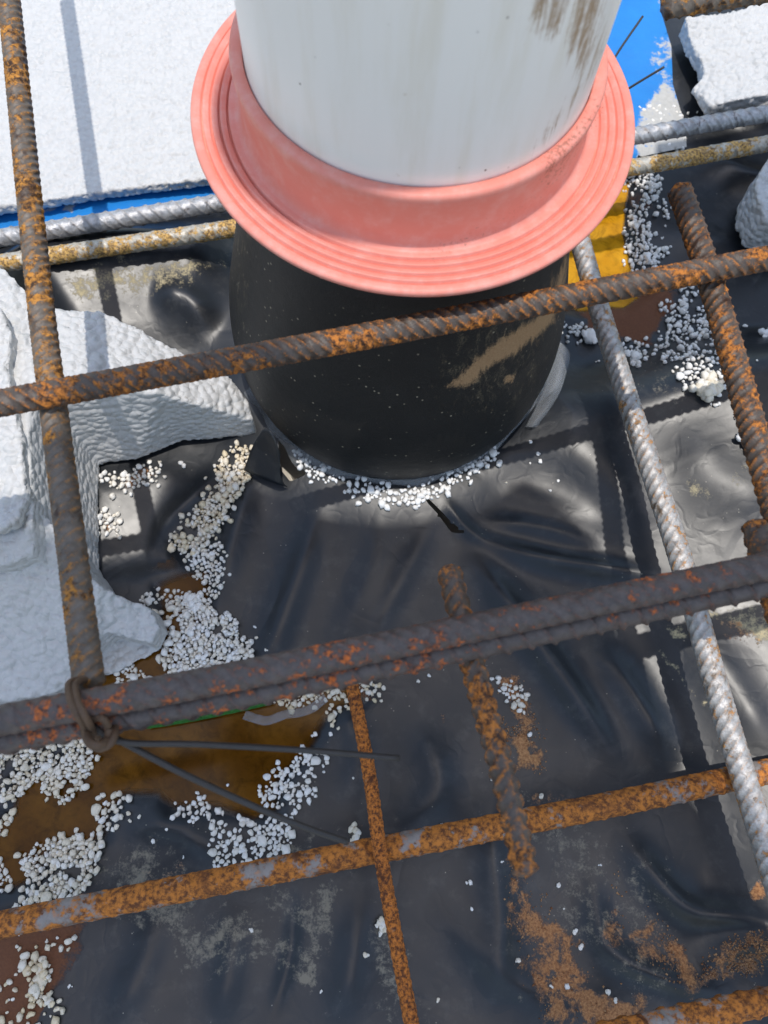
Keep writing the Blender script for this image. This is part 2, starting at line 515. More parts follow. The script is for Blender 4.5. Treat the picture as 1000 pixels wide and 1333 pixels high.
POOL3 = [(722, 300), (775, 240), (830, 225), (822, 262), (818, 300), (826, 340), (836, 362), (838, 385), (815, 400), (790, 398), (760, 404), (728, 396)]
POOLS = [(POOL1, .0075, 26), (POOL2, .006, 18), (POOL3, .006, 18)]

nx, ny = 560, 640
gx = np.linspace(-.56, .56, nx); gy = np.linspace(-.62, .66, ny)
X, Y = np.meshgrid(gx, gy, indexing='ij')
Xf, Yf = X.ravel(), Y.ravel()
Zf = film_h(Xf, Yf)
FILM = np.stack([Xf, Yf, Zf], -1)
fpx = topx(FILM)
Fc = grid_faces(nx, ny)
TEAR = [(548, 641), (560, 651), (575, 666), (587, 679), (600, 689), (604, 694), (595, 694), (588, 693), (580, 683), (570, 669), (557, 655)]
FLAPHOLE = [(362, 570), (384, 582), (394, 600), (398, 618), (378, 627), (366, 612)]
def snap(V, poly, w):
    """pull the vertices next to an outline onto it, so that the cut edge is clean"""
    px = topx(V); d = sdist(px, poly); k = np.where(np.abs(d) < w)[0]
    e = .5; q = px[k]
    g = np.stack([(sdist(q + [e, 0], poly) - sdist(q - [e, 0], poly)), (sdist(q + [0, e], poly) - sdist(q - [0, e], poly))], -1) / (2 * e)
    q = q - g * d[k][:, None]
    D = _fw[None] + RT[None] * (q[:, :1] - 500) / F + DN[None] * (q[:, 1:] - 666.5) / F
    V[k] = CAM + D * ((V[k, 2] - CAM[2]) / D[:, 2])[:, None]
snap(FILM, TEAR, 2.4); snap(FILM, FLAPHOLE, 2.4)
fpx = topx(FILM)
cen = FILM[Fc].mean(1); cpx = topx(cen)
keep = (np.hypot(cen[:, 0], cen[:, 1]) > .104) & ~(sdist(cpx, TEAR) > 0) & \
       ~(sdist(cpx, FLAPHOLE) > 0)
me = mesh_from('plastic_sheet', FILM, Fc[keep])

def mask(px, items):
    v = np.zeros(len(px))
    for poly, w, a in items:
        v = np.maximum(v, a * smooth(sdist(px, poly), w))
    return v
wpx = fpx + 13 * np.stack([vnoise(FILM, 45) + .7 * vnoise(FILM + 2, 120), vnoise(FILM + 5, 45) + .7 * vnoise(FILM + 8, 120)], -1)
attr(me, 'sand', mask(wpx, [
    ([(648, 878), (664, 882), (688, 905), (690, 940), (712, 975), (705, 1000), (680, 1015), (672, 980), (655, 940)], 16, 1),
    ([(690, 1020), (745, 1030), (750, 1060), (690, 1060)], 22, .6),
    ([(650, 1120), (690, 1135), (705, 1165), (718, 1200), (745, 1230), (770, 1265), (800, 1290), (850, 1310), (830, 1345), (720, 1345), (690, 1280), (668, 1200), (655, 1150)], 24, 1),
    ([(796, 1130), (805, 1180), (815, 1215), (840, 1190), (870, 1220), (900, 1258), (922, 1280), (900, 1290), (855, 1262), (820, 1230), (790, 1225), (800, 1190)], 20, 1),
    ([(905, 1275), (950, 1225), (985, 1210), (1010, 1225), (1020, 1270), (960, 1275), (935, 1290)], 22, .9),
    ([(980, 1160), (1010, 1150), (1010, 1180), (985, 1180)], 8, 1),
    ([(190, 1150), (240, 1095), (262, 1120), (215, 1160)], 16, .6),
    ([(130, 622), (205, 605), (210, 625), (150, 640)], 10, .75),
    ([(138, 668), (155, 680), (150, 700), (134, 700)], 8, .8),
    ([(575, 925), (585, 925), (585, 940), (572, 940)], 8, .8), ([(455, 1073), (482, 1073), (482, 1095), (455, 1095)], 12, .5),
    ([(930, 800), (1000, 790), (1010, 830), (960, 830)], 24, .75),
    ([(180, 1130), (245, 1110), (240, 1145), (190, 1150)], 18, .6),
]))
attr(me, 'mud', mask(wpx, [  # mud, plus one patch of painted shade below the ochre puddle
    ([(-60, 1160), (10, 1200), (100, 1205), (92, 1240), (75, 1290), (50, 1345), (-60, 1345)], 22, 1),
    ([(330, 895), (480, 885), (485, 905), (440, 925), (330, 930)], 14, .9),
    ([(10, 1050), (120, 1020), (100, 1110), (20, 1170), (-20, 1200)], 20, .45),
    ([(735, 385), (870, 375), (890, 400), (850, 440), (760, 440)], 20, .95),  # brown tone painted in for the shaded end of the ochre puddle
    ([(815, 245), (850, 250), (840, 330), (815, 330)], 14, .5),
]))
attr(me, 'dust', mask(wpx, [
    ([(90, 1110), (200, 1060), (310, 1120), (380, 1060), (500, 1060), (560, 1120), (560, 1345), (60, 1345)], 90, .55),
    ([(600, 1020), (780, 1010), (900, 1150), (900, 1345), (640, 1345)], 80, .42),
    ([(640, 980), (780, 1050), (640, 1070)], 40, .5),
    ([(370, 1260), (440, 1240), (440, 1300), (380, 1320)], 30, .75),
    ([(720, 860), (790, 830), (760, 880)], 30, .4),
    ([(800, 420), (960, 480), (900, 560), (820, 520)], 40, .35),
]))
attr(me, 'pale', mask(wpx, [
    ([(75, 350), (150, 340), (300, 325), (300, 345), (240, 385), (150, 400), (90, 395)], 40, .85),
    ([(885, 610), (930, 622), (925, 655), (895, 650)], 16, .75),
    ([(960, 600), (1010, 610), (1010, 640), (940, 640)], 24, .6),
    ([(920, 660), (1010, 660), (1010, 720), (930, 700)], 50, .4),
    ([(900, 790), (1010, 780), (1010, 840), (930, 810)], 26, .9),
    ([(860, 800), (890, 806), (895, 830), (876, 825)], 10, .9),
    ([(850, 845), (862, 845), (872, 870), (900, 905), (925, 910), (918, 918), (890, 908), (862, 872)], 7, .8),
    ([(750, 500), (880, 500), (850, 530), (780, 530)], 30, .45),
    ([(200, 1040), (60, 1200), (250, 1120)], 60, .2),
]))
sheet = empty('plastic_sheet', (0, -.3, 0))
o = link('film', me, MAT['film']); o.parent = sheet; o.matrix_parent_inverse = Matrix.Translation((0, .3, 0))
tag(sheet, 'wrinkled black plastic sheet on the ground, torn in front of the pipe', 'plastic sheet')

def fz(px):
    """world points on the sheet seen at photo pixels"""
    px = np.atleast_2d(np.asarray(px, float))
    z = np.zeros(len(px))
    for _ in range(5):
        D = _fw[None] + RT[None] * (px[:, :1] - 500) / F + DN[None] * (px[:, 1:] - 666.5) / F
        P = CAM + D * ((z - CAM[2]) / D[:, 2])[:, None]
        z = film_h(P[:, 0], P[:, 1])
    P[:, 2] = z
    return P

# flap of the sheet folded up against the sleeve
def fold_patch(rows, name, mat, parent=None, th=.0006):
    """rows: lists of (px, py, z) -> smooth strip"""
    V = []; nv = None
    for row in rows:
        c = catmull([at(a, b, z) for a, b, z in row], 6); nv = len(c); V.append(c)
    V = np.array(V)
    cols = [catmull(V[:, k], 6) for k in range(nv)]
    V2 = np.stack(cols, 1); nu = V2.shape[0]
    me = mesh_from(name, V2.reshape(-1, 3), grid_faces(nu, nv))
    for k in ('sand', 'mud', 'dust', 'pale'): attr(me, k, np.zeros(nu * nv))
    o = link(name, me, mat)
    md = o.modifiers.new('thickness', 'SOLIDIFY'); md.thickness = th
    if parent is not None:
        o.parent = parent; o.matrix_parent_inverse = Matrix.Translation(-parent.location)
    return o
fold_patch([[(318, 612, .010), (330, 580, .030), (345, 556, .050)],
            [(340, 622, .014), (352, 592, .034), (352, 560, .055)],
            [(362, 630, .016), (362, 606, .030), (360, 575, .050)],
            [(374, 634, .008), (366, 622, .020), (364, 590, .040)]], 'folded_flap', MAT['film'], sheet)

bm = bmesh.new()
bmesh.ops.create_grid(bm, x_segments=40, y_segments=40, size=30)
for v in bm.verts: v.co.z = -.034
me = bpy.data.meshes.new('ground'); bm.to_mesh(me); bm.free()
tag(link('ground', me, MAT['soil']), kind='structure')

def water(name, poly, mat, label):
    P = np.array([at(x, y, WATER_Z) for x, y in poly]); lo = P.min(0) - .03; hi = P.max(0) + .03
    n = int((hi[0] - lo[0]) / .003) + 2; mm = int((hi[1] - lo[1]) / .003) + 2
    A, B = np.meshgrid(np.linspace(lo[0], hi[0], n), np.linspace(lo[1], hi[1], mm), indexing='ij')
    V = np.stack([A.ravel(), B.ravel(), np.full(A.size, WATER_Z)], -1)
    d = WATER_Z - film_h(V[:, 0], V[:, 1])
    Fq = grid_faces(n, mm)
    near = sdist(topx(V), poly) > -26
    k = (d[Fq].max(1) > -.0002) & near[Fq].all(1)
    me = mesh_from(name, V, Fq[k]); attr(me, 'depth', np.clip(d, 0, 1))
    return tag(link(name, me, mat), label=label, kind='structure')
water('puddle', POOL1, MAT['water'], 'brown muddy puddle on the black sheet under the paired bars')
water('puddle', POOL2, MAT['water'], 'small brown puddle beside the broken foam corner')
water('puddle', POOL3, MAT['amber'], 'ochre puddle beside the black sleeve')

# blue sheet, seen left of the pipe below the foam board and right of the collar
BLUE = [(-160, 350), (0, 322), (60, 300), (180, 283), (300, 262), (520, 232), (760, 222), (830, 205), (900, 190), (905, 180), (888, 150), (876, 110), (874, 60),
        (862, 20), (850, -60), (846, -160), (-160, -120)]
bw = np.array([at(x, y, .03) for x, y in BLUE]); lo = bw.min(0); hi = bw.max(0)
n = int((hi[0] - lo[0]) / .0026); mm = int((hi[1] - lo[1]) / .0026)
A, B = np.meshgrid(np.linspace(lo[0], hi[0], n), np.linspace(lo[1], hi[1], mm), indexing='ij')
V = np.stack([A.ravel(), B.ravel(), film_h(A.ravel(), B.ravel()) + .0022], -1)
V[:, 2] += .0025 * vnoise(V, 14)
V[:, 2] = np.maximum(V[:, 2], film_h(V[:, 0], V[:, 1]) + .0012)
bpx = topx(V)
bpx = bpx + 5 * np.stack([vnoise(V, 60), vnoise(V + 7, 60)], -1)
snap(V, BLUE, 2.6)
Fq = grid_faces(n, mm); bc = V[Fq].mean(1); bkeep = sdist(topx(bc), BLUE) > 0
me = mesh_from('blue_sheet', V, Fq[bkeep])
attr(me, 'pale', mask(bpx, [([(855, -40), (880, -40), (880, 30), (858, 10)], 20, .8), ([(845, 50), (885, 40), (880, 130), (850, 90)], 18, .7),
                            ([(830, 150), (860, 100), (895, 130), (915, 200), (820, 220)], 16, 1), ([(10, 265), (110, 262), (95, 278), (20, 282)], 10, .8)]))
tag(link('blue_sheet', me, MAT['blue']), 'bright blue plastic sheet laid under the foam boards behind the pipe', 'plastic sheet')

# ------------------------------------------------------------------ pipe, collar, sleeve
def cmask(V, items):
    m = mask(topx(V), items)
    m[V[:, 1] > .035] = 0
    return m

prof = [(.0800, z) for z in np.linspace(.228, .86, 120)] + [(.0792, .862), (.0765, .862), (.0760, .86), (.0760, .80)]
me, V = lathe('pipe', prof, 220)
attr(me, 'stain', cmask(V, [
    ([(690, -60), (770, -60), (735, 55), (690, 60)], 30, .95),
    ([(745, -60), (800, -60), (790, 80), (748, 110), (728, 60)], 26, .9),
    ([(775, 60), (790, 60), (770, 110), (690, 215), (690, 190), (735, 130)], 22, .85),
    ([(640, -40), (690, -40), (660, 120), (620, 200), (640, 60)], 40, .35),
    ([(520, 60), (545, 60), (530, 240), (505, 240)], 24, .25)]))
attr(me, 'spot', cmask(V, [([(522, 115), (540, 112), (542, 130), (524, 134)], 10, 1), ([(385, 40), (425, 45), (415, 85), (388, 80)], 20, .55),
                           ([(508, 215), (524, 215), (522, 240), (508, 240)], 10, .6), ([(536, 222), (548, 222), (548, 230), (536, 230)], 6, .8)]))
tag(link('waste_pipe', me, MAT['pipe']), 'upright white plastic pipe with brown rust streaks, standing in the pink collar', 'pipe')

Z0 = .2400
prof = [(.0803, .2690), (.0804, .2727), (.0810, .2735), (.0845, .2735), (.0858, .2730), (.0864, .2716), (.0862, .2690),
        (.0852, .2620), (.0848, .2540), (.0850, .2470), (.0858, .2428), (.0872, .2408), (.0890, Z0 + .0004)]
r = .0890
for gpos in (.0920, .0962, .1004, .1046):
    prof += [(gpos - .0009, Z0 + .0008), (gpos - .0006, Z0 + .0006), (gpos - .00050, Z0 - .0030), (gpos + .0006, Z0 - .0030), (gpos + .0007, Z0 - .0002), (gpos + .0010, Z0 - .0001), (gpos + .0021, Z0 + .0004)]
prof += [(.1085, Z0 + .0003), (.1096, Z0 - .0001), (.1101, Z0 - .0012), (.1098, Z0 - .0030), (.1088, Z0 - .0036), (.0900, Z0 - .0040), (.0860, Z0 - .0060), (.0845, Z0 - .012), (.0803, Z0 - .012), (.0803, .2690)]
pr = np.array(prof); dense = [pr[0]]
for a, b in zip(pr[:-1], pr[1:]):
    k = max(1, int(np.linalg.norm(b - a) / .0022))
    for j in range(1, k + 1): dense.append(a + (b - a) * j / k)
me, V = lathe('collar', dense, 260)
attr(me, 'stain', cmask(V, [([(560, 340), (640, 310), (730, 240), (790, 150), (800, 90), (770, 130), (700, 190), (700, 245), (640, 290), (560, 320)], 26, .95),
                            ([(560, 250), (650, 235), (730, 190), (775, 130), (790, 80), (760, 130), (700, 190), (620, 235)], 16, .9),
                            ([(620, 330), (760, 250), (815, 140), (800, 260), (700, 350)], 60, .45)]))
tag(link('pipe_collar', me, MAT['pink']), 'round pink rubber collar with concentric grooves around the white pipe', 'pipe collar')

prof = np.array([(.1040, .0005), (.1085, .006), (.1120, .016), (.1155, .032), (.1172, .050), (.1168, .070), (.1135, .095), (.1080, .120), (.1022, .145),
                 (.0975, .170), (.0938, .195), (.0905, .215), (.0882, .228), (.0870, .2335), (.0845, .2338)])
c = catmull(np.c_[prof, np.zeros(len(prof))], 14)[:, :2]
me, V = lathe('sleeve', c, 260)
attr(me, 'stain', cmask(V, [([(578, 505), (596, 490), (630, 455), (665, 432), (690, 418), (712, 400), (735, 330), (742, 340), (722, 420), (700, 440), (672, 462), (635, 480), (608, 505)], 15, 1),
                            ([(655, 488), (672, 486), (668, 500), (655, 500)], 8, .8), ([(690, 440), (712, 425), (705, 470), (692, 475)], 14, .5),
                            ([(705, 370), (745, 320), (740, 350), (715, 420)], 20, .6)]))
attr(me, 'spot', cmask(V, [([(560, 400), (720, 380), (720, 500), (640, 560), (560, 520)], 60, .8),
                           ([(295, 300), (330, 290), (330, 440), (300, 440)], 30, .8), ([(430, 480), (450, 480), (445, 560), (430, 560)], 16, .6),
                           ([(380, 380), (400, 400), (410, 430), (385, 400)], 10, .6), ([(490, 520), (530, 530), (520, 570), (480, 550)], 40, .4)]))
tag(link('rubber_sleeve', me, MAT['sleeve']), 'dusty black rubber sleeve under the pink collar, flaring out to the sheet', 'pipe sleeve')

# clear plastic cuff round the foot of the sleeve
th = np.linspace(math.radians(205), math.radians(375), 150)
V = []
for k, u in enumerate(np.linspace(0, 1, 9)):
    wob = .0016 * np.sin(th * 23) * u + .002 * np.sin(th * 9 + 1) * u
    big = .016 * np.exp(-((np.degrees(th) - 357) / 16) ** 2)
    rr = .1120 + .0065 * u + wob + big * u
    zz = .0165 - .011 * u + .002 * np.sin(th * 13) * u + 1.1 * big * (1 - .3 * u)
    V.append(np.stack([rr * np.cos(th), rr * np.sin(th), zz], -1))
me = mesh_from('clear_cuff', np.array(V).reshape(-1, 3), grid_faces(9, 150))
o = link('clear_cuff', me, MAT['clear']); o.modifiers.new('thickness', 'SOLIDIFY').thickness = .0004
tag(o, 'torn clear plastic cuff around the foot of the black sleeve', 'plastic film')

o = fold_patch([[(722, 448, .060), (731, 462, .062), (738, 484, .058)],
                [(716, 484, .048), (724, 496, .050), (730, 508, .044)],
                [(700, 525, .030), (712, 528, .034), (716, 532, .030)],
                [(684, 556, .018), (692, 556, .022), (698, 556, .018)]], 'plastic_shred', MAT['clear'], None, .0003)
tag(o, 'pale clear plastic flap sticking out beside the sleeve towards the grey bar', 'plastic film')
# ------------------------------------------------------------------ reinforcing bars
def rebar(name, path, R, mat, label, group=None, pitch=.0085, slope=.9, herring=False, hr=0.162, rot=0.0, rough=.0, wr=.0010, flat_end=True, twist=0.0, lon=.10):
    """path: (px, py, z) points on the bar's axis; ribs are geometry"""
    P = np.array([at(*p) for p in path])
    if len(P) > 2: P = catmull(P, 30)
    L = np.concatenate([[0], np.cumsum(np.linalg.norm(np.diff(P, axis=0), axis=1))])
    ns = int(L[-1] / .00075) + 2; nt = 36
    s = np.linspace(0, L[-1], ns)
    C = np.stack([np.interp(s, L, P[:, k]) for k in range(3)], -1)
    T = np.gradient(C, axis=0); T /= np.linalg.norm(T, axis=1)[:, None]
    N1 = np.cross(T, [0, 0, 1.0]); N1 /= np.linalg.norm(N1, axis=1)[:, None]
    N2 = np.cross(N1, T)
    th = np.linspace(0, 2 * math.pi, nt, endpoint=False)
    S, TH = np.meshgrid(s, th, indexing='ij')
    tt = TH + rot + twist * S
    half = np.floor(np.mod(tt, 2 * math.pi) / math.pi); ph = np.mod(tt, math.pi)
    sg = np.where(half > 0, -1.0, 1.0) if herring else 1.0
    q = np.mod(S + slope * R * (ph - math.pi / 2) * sg + half * pitch * .5, pitch) - pitch / 2
    rib = np.exp(-(q / (wr * .78)) ** 4) * np.clip(np.sin(ph) * 2.2, 0, 1) ** .6
    lonr = np.exp(-((np.minimum(ph, math.pi - ph)) * R / (.10 * R + .0004)) ** 2)
    rr = R * (1 - hr * .4) + R * hr * rib + R * lon * lonr
    V0 = C[:, None] + N1[:, None] * np.cos(TH)[..., None] * R + N2[:, None] * np.sin(TH)[..., None] * R
    nz = vnoise(V0.reshape(-1, 3), 260).reshape(S.shape); nz2 = vnoise(V0.reshape(-1, 3) + 5, 620).reshape(S.shape)
    rr = rr + R * rough * (nz * .35 + nz2 * .45)
    for e, idx in ((0, s), (1, L[-1] - s)):
        rr = rr * np.sqrt(np.clip((idx[:, None] + .0004) / .0022, .35, 1))
    V = (C[:, None] + N1[:, None] * np.cos(TH)[..., None] * rr[..., None] + N2[:, None] * np.sin(TH)[..., None] * rr[..., None]).reshape(-1, 3)
    V = np.vstack([V, C[:1] - T[:1] * .0006, C[-1:] + T[-1:] * .0006])
    Q = grid_faces(ns, nt, True)
    me = bpy.data.meshes.new(name)
    a = ns * nt; tri = [(a, (j + 1) % nt, j) for j in range(nt)] + [(a + 1, (ns - 1) * nt + j, (ns - 1) * nt + (j + 1) % nt) for j in range(nt)]
    base = P[0]
    me.from_pydata((V - base).tolist(), [], Q.tolist() + tri); me.update()
    attr(me, 'rib', np.concatenate([np.clip(rib + .6 * lonr, 0, 1).ravel(), [0, 0]]))
    o = link(name, me, MAT[mat]); o.location = base
    return tag(o, label, 'steel bar', group)

ZU = .215
rebar('steel_bar', [(-330, 590, ZU), (0, 525, ZU), (500, 433, ZU), (1000, 336, ZU), (1330, 272, ZU)], .0061, 'rust_brown',
      'rusty brown ribbed bar crossing right in front of the black sleeve', pitch=.0060, slope=.85, herring=True, hr=0.24, rot=.5, rough=.03, wr=.0009)
rebar('steel_bar', [(-330, 1003, .2275), (0, 938, .2275), (360, 870, .2275), (1000, 737, .2275), (1330, 668, .2275)], .0060, 'rust_plum',
      'upper bar of the tied pair, dark with orange rust spots, wire twisted on it', pitch=.0066, slope=1.0, hr=0.13, rot=.2, rough=.02, lon=.02)
rebar('steel_bar', [(-330, 1029, .2172), (0, 963, .2172), (360, 894, .2172), (1000, 760, .2172), (1330, 690, .2172)], .0060, 'rust_plum',
      'lower bar of the tied pair, half hidden below the upper bar', pitch=.0100, slope=.5, hr=0.209, rot=1.0, rough=.02)
rebar('steel_bar', [(-24, -330, .2010), (12, 0, .2015), (47, 340, .2022), (66, 500, .2025), (117, 897, .2155)], .0061, 'rust_gold',
      'rusty ribbed bar running from the foam board to the wire knot', pitch=.0050, slope=.6, hr=0.21, rot=-.3, rough=.035)
rebar('steel_bar', [(884, 244, .2010), (927, 371, .2025), (986, 578, .2022), (1050, 810, .2015), (1110, 1050, .2010)], .0063, 'rust_brown',
      'short-ended rusty bar over loose beads, passing under the bar that crosses the sleeve', pitch=.0050, slope=.6, hr=0.20, rot=.9, rough=.035)
rebar('steel_bar', [(700, 90, .060), (757, 320, .060), (810, 497, .060), (883, 718, .060), (939, 916, .060), (1005, 1130, .060), (1070, 1340, .060)], .0072, 'steel_grey',
      'grey ribbed bar with light rust beside the ochre puddle, pale in the sun', pitch=.0066, slope=.9, hr=0.15, rot=.4, rough=.012)
rebar('steel_bar', [(-300, 1262, .0445), (0, 1204, .0445), (402, 1124, .0445), (772, 1052, .0445), (996, 1005, .0445), (1300, 945, .0445)], .0072, 'rust_orange',
      'flaking orange bar crossed by the thin bar, over the muddy sheet', pitch=.0125, slope=.5, hr=0.133, rot=.2, rough=.055, wr=.0024)
rebar('steel_bar', [(700, 1372, .0445), (820, 1342, .0445), (1000, 1303, .0445), (1250, 1250, .0445)], .0072, 'rust_orange',
      'flaking orange bar past the sand, in line beyond the thin bar', pitch=.0115, slope=.6, hr=0.152, rot=.2, rough=.05, wr=.002)
rebar('steel_bar', [(-330, 362, .045), (0, 310, .045), (289, 264, .045), (560, 221, .045), (835, 176, .045), (1000, 148, .045), (1330, 92, .045)], .0068, 'steel_pale',
      'pale grey ribbed bar nearest the foam board, running behind the pipe', pitch=.0100, slope=.75, hr=0.162, rot=.3, rough=.012)
rebar('steel_bar', [(-330, 394, .045), (0, 343, .045), (299, 298, .045), (560, 258, .045), (824, 218, .045), (1000, 187, .045), (1330, 130, .045)], .0064, 'steel_gold',
      'golden stained grey bar behind the pipe, second from the foam board', pitch=.0098, slope=.75, hr=0.162, rot=.6, rough=.015)
rebar('steel_bar', [(450, 850, .0450), (458, 890, .0480), (480, 1002, .0525), (494, 1102, .0560), (512, 1205, .0585), (538, 1345, .0620), (560, 1470, .065)], .0040, 'rust_thin',
      'thin bright orange bar lying across the flaking orange bar', pitch=.0058, slope=.6, hr=0.247, rot=.1, rough=.05, wr=.0009)
rebar('steel_bar', [(583, 737, .2062), (600, 805, .2060), (626, 905, .2058), (656, 1012, .2055), (685, 1140, .205)], .0050, 'rust_brown',
      'short rusty bar under the tied pair, both ends free over the sheet', pitch=.0064, slope=.8, herring=True, hr=0.266, rot=1.2, rough=.06, wr=.0011)
rebar('steel_bar', [(982, 678, .2062), (996, 735, .2060), (1030, 850, .2055), (1060, 960, .205)], .0058, 'rust_brown',
      'dark rusty bar end poking out beyond the tied pair beside the grey bar', pitch=.0070, hr=0.190, rough=.09)
rebar('steel_bar', [(864, 9, ZU), (1000, -13, ZU), (1330, -66, ZU)], .0068, 'rust_gold',
      'cut end of a rusty bar above the stained foam lump', pitch=.0085, hr=0.171, rot=.4, rough=.03)

# tie wires
knot = empty('tie_wire', at(118, 940, .22))
def wpart(name, pts, r, mat='wire_rust', par=knot):
    me = tube_mesh(name, catmull(pts, 10), r, 8)
    o = link(name, me, MAT[mat]); o.parent = par; o.matrix_parent_inverse = Matrix.Translation(-par.location)
    return o
A = lambda x, y, z: at(x, y, z)
for k in (0, 1):
    d = k * 9
    wpart('loop', [A(118 + d, 958 + d * .3, .2100), A(104 + d, 936, .2370), A(92 + d, 912, .2380), A(90 + d, 890, .2300), A(106 + d, 886, .2180), A(112 + d, 900, .2090), A(120 + d * .5, 962, .2080)], .0014)
ring = [A(130 + 20 * math.cos(t), 950 + 24 * math.sin(t), .222 + .004 * math.sin(2 * t)) for t in np.linspace(-1.6, 4.4, 10)]
wpart('twist', ring, .0016)
ring = [A(128 + 14 * math.cos(t + 1), 952 + 18 * math.sin(t + 1), .227 + .003 * math.sin(2 * t)) for t in np.linspace(-1.2, 4.9, 10)]
wpart('twist', ring, .0015)
wpart('tail', [A(122, 945, .222), A(160, 966, .220), A(260, 969, .214), A(400, 977, .205), A(520, 987, .196)], .00125, 'wire')
wpart('tail', [A(122, 948, .221), A(160, 966, .217), A(230, 1003, .210), A(320, 1045, .198), A(400, 1078, .188), A(452, 1096, .180)], .00135, 'wire')
tag(knot, 'rusty twisted tie wire knot with two long dark tails on the tied pair', 'tie wire')

wk = empty('tie_wire', at(800, 120, .06))
wpart('tail', [A(760, 160, .052), A(790, 95, .075), A(806, 66, .085), A(837, 21, .100)], .0009, 'wire', wk)
wpart('tail', [A(760, 160, .052), A(800, 128, .070), A(822, 113, .080), A(865, 87, .095)], .0009, 'wire', wk)
wpart('loop', [A(752, 160, .046), A(758, 182, .046), A(765, 205, .050), A(768, 180, .056), A(762, 160, .052)], .0009, 'wire', wk)
tag(wk, 'thin dark wire ends sticking out past the pink collar over the blue sheet', 'tie wire')

# ------------------------------------------------------------------ polystyrene
def foam(name, top, zb, label, voxel=.0017, cell=.0042, amp=.0009, cut=.35, group=None, mats='eps', rag=.0, bot=None):
    """top: list of (px, py, z) outline of the upper face; the walls drop straight to zb (or flare to bot)"""
    T = np.array([at(*p) for p in top]); n = len(T)
    bm = bmesh.new()
    tv = [bm.verts.new(p) for p in T]
    bv = [bm.verts.new((p[0], p[1], zb) if bot is None or i not in bot else at(bot[i][0], bot[i][1], zb)) for i, p in enumerate(T)]
    bm.faces.new(tv); bm.faces.new(bv[::-1])
    for i in range(n):
        j = (i + 1) % n
        bm.faces.new((tv[j], tv[i], bv[i], bv[j]))
    bmesh.ops.triangulate(bm, faces=bm.faces[:], ngon_method='BEAUTY')
    bmesh.ops.recalc_face_normals(bm, faces=bm.faces[:])
    me = bpy.data.meshes.new(name); bm.to_mesh(me); bm.free()
    tmp = bpy.data.objects.new(name + '_tmp', me); COL.objects.link(tmp)
    md = tmp.modifiers.new('r', 'REMESH'); md.mode = 'VOXEL'; md.voxel_size = voxel
    bpy.context.view_layer.update()
    m2 = bpy.data.meshes.new_from_object(tmp.evaluated_get(bpy.context.evaluated_depsgraph_get()))
    bpy.data.objects.remove(tmp, do_unlink=True); bpy.data.meshes.remove(me)
    nv = len(m2.vertices)
    co = np.empty(nv * 3, np.float32); m2.vertices.foreach_get('co', co); co = co.reshape(-1, 3).astype(float)
    no = np.empty(nv * 3, np.float32); m2.vertices.foreach_get('normal', no); no = no.reshape(-1, 3).astype(float)
    w, hid = worley(co + .03 * 0, cell)
    dome = np.sqrt(np.clip(1 - (w / .72) ** 2, 0, 1))
    k = np.where(np.abs(no[:, 2]) > .45, 1.0, cut)
    disp = amp * k * (dome - .5) * 2 + amp * .8 * k * (hid - .5)
    disp = disp + rag * k * (vnoise(co, 70) + .7 * vnoise(co + 9, 160))
    co = co + no * disp[:, None]
    base = T.mean(0); base[2] = zb
    m2.vertices.foreach_set('co', (co - base).astype(np.float32).ravel()); m2.update()
    m2.materials.clear()
    o = link(name, m2, MAT[mats]); o.location = base
    return tag(o, label, 'foam', group)

foam('foam_board', [(-220, 311, .0215), (0, 270, .0215), (60, 261, .0215), (150, 247, .0215), (230, 237, .0215), (330, 224, .0215), (395, 170, .0215), (395, -110, .0235), (-220, -60, .0235)], .0130,
     'flat white polystyrene board beside the pipe, edge over the blue sheet', voxel=.0015, cell=.0052, amp=.0007, cut=1.4)

# broken L-shaped block: arm along the bars and arm towards the knot, a cut-out between them
foam('foam_block', [(-140, 300, .095), (-30, 330, .095), (5, 350, .095), (40, 386, .090), (75, 402, .086), (130, 405, .080), (180, 428, .072), (240, 462, .060), (300, 492, .046), (322, 520, .036),
                    (330, 548, .028), (258, 527, .060), (204, 512, .080), (110, 498, .096), (48, 500, .100), (38, 560, .098), (40, 620, .096), (42, 680, .090), (44, 722, .080), (10, 735, .080), (-140, 740, .09)], .004,
     'broken white polystyrene block with a square cut-out, against the sleeve', voxel=.0016, cell=.0046, amp=.0008, cut=.25, rag=.0005, bot={13: (180, 598), 14: (130, 604), 15: (129, 650), 16: (129, 695), 17: (130, 740), 18: (130, 790)})
foam('foam_lump', [(-120, 690, .075), (0, 660, .085), (60, 672, .080), (95, 720, .066), (128, 762, .052), (160, 778, .040), (195, 790, .030), (208, 815, .026), (198, 838, .024),
                   (140, 822, .030), (100, 850, .034), (120, 880, .022), (60, 905, .022), (-120, 935, .03)], .000,
     'crumbled corner piece of polystyrene beside the brown puddle under the rusty bar', voxel=.0016, cell=.0052, amp=.0010, cut=.4, rag=.0012)
foam('foam_heap', [(-120, 395, .112), (0, 398, .112), (14, 430, .110), (10, 480, .108), (22, 540, .106), (30, 600, .104), (36, 645, .100), (22, 680, .098), (0, 690, .098), (-120, 700, .1)], .090,
     'rough white polystyrene scrap heaped on top of the broken block', voxel=.0016, cell=.0052, amp=.0011, cut=.6, rag=.0016)
foam('foam_lump', [(893, 22, .045), (1010, 2, .045), (1180, -30, .045), (1180, 100, .045), (1000, 122, .045), (960, 130, .042), (926, 138, .036), (914, 126, .034), (900, 117, .030), (916, 100, .036), (914, 80, .038), (900, 55, .040)], .026,
     'dirty stained polystyrene lump under the cut bar end', voxel=.0015, cell=.0040, amp=.0007, cut=.6, rag=.0016)
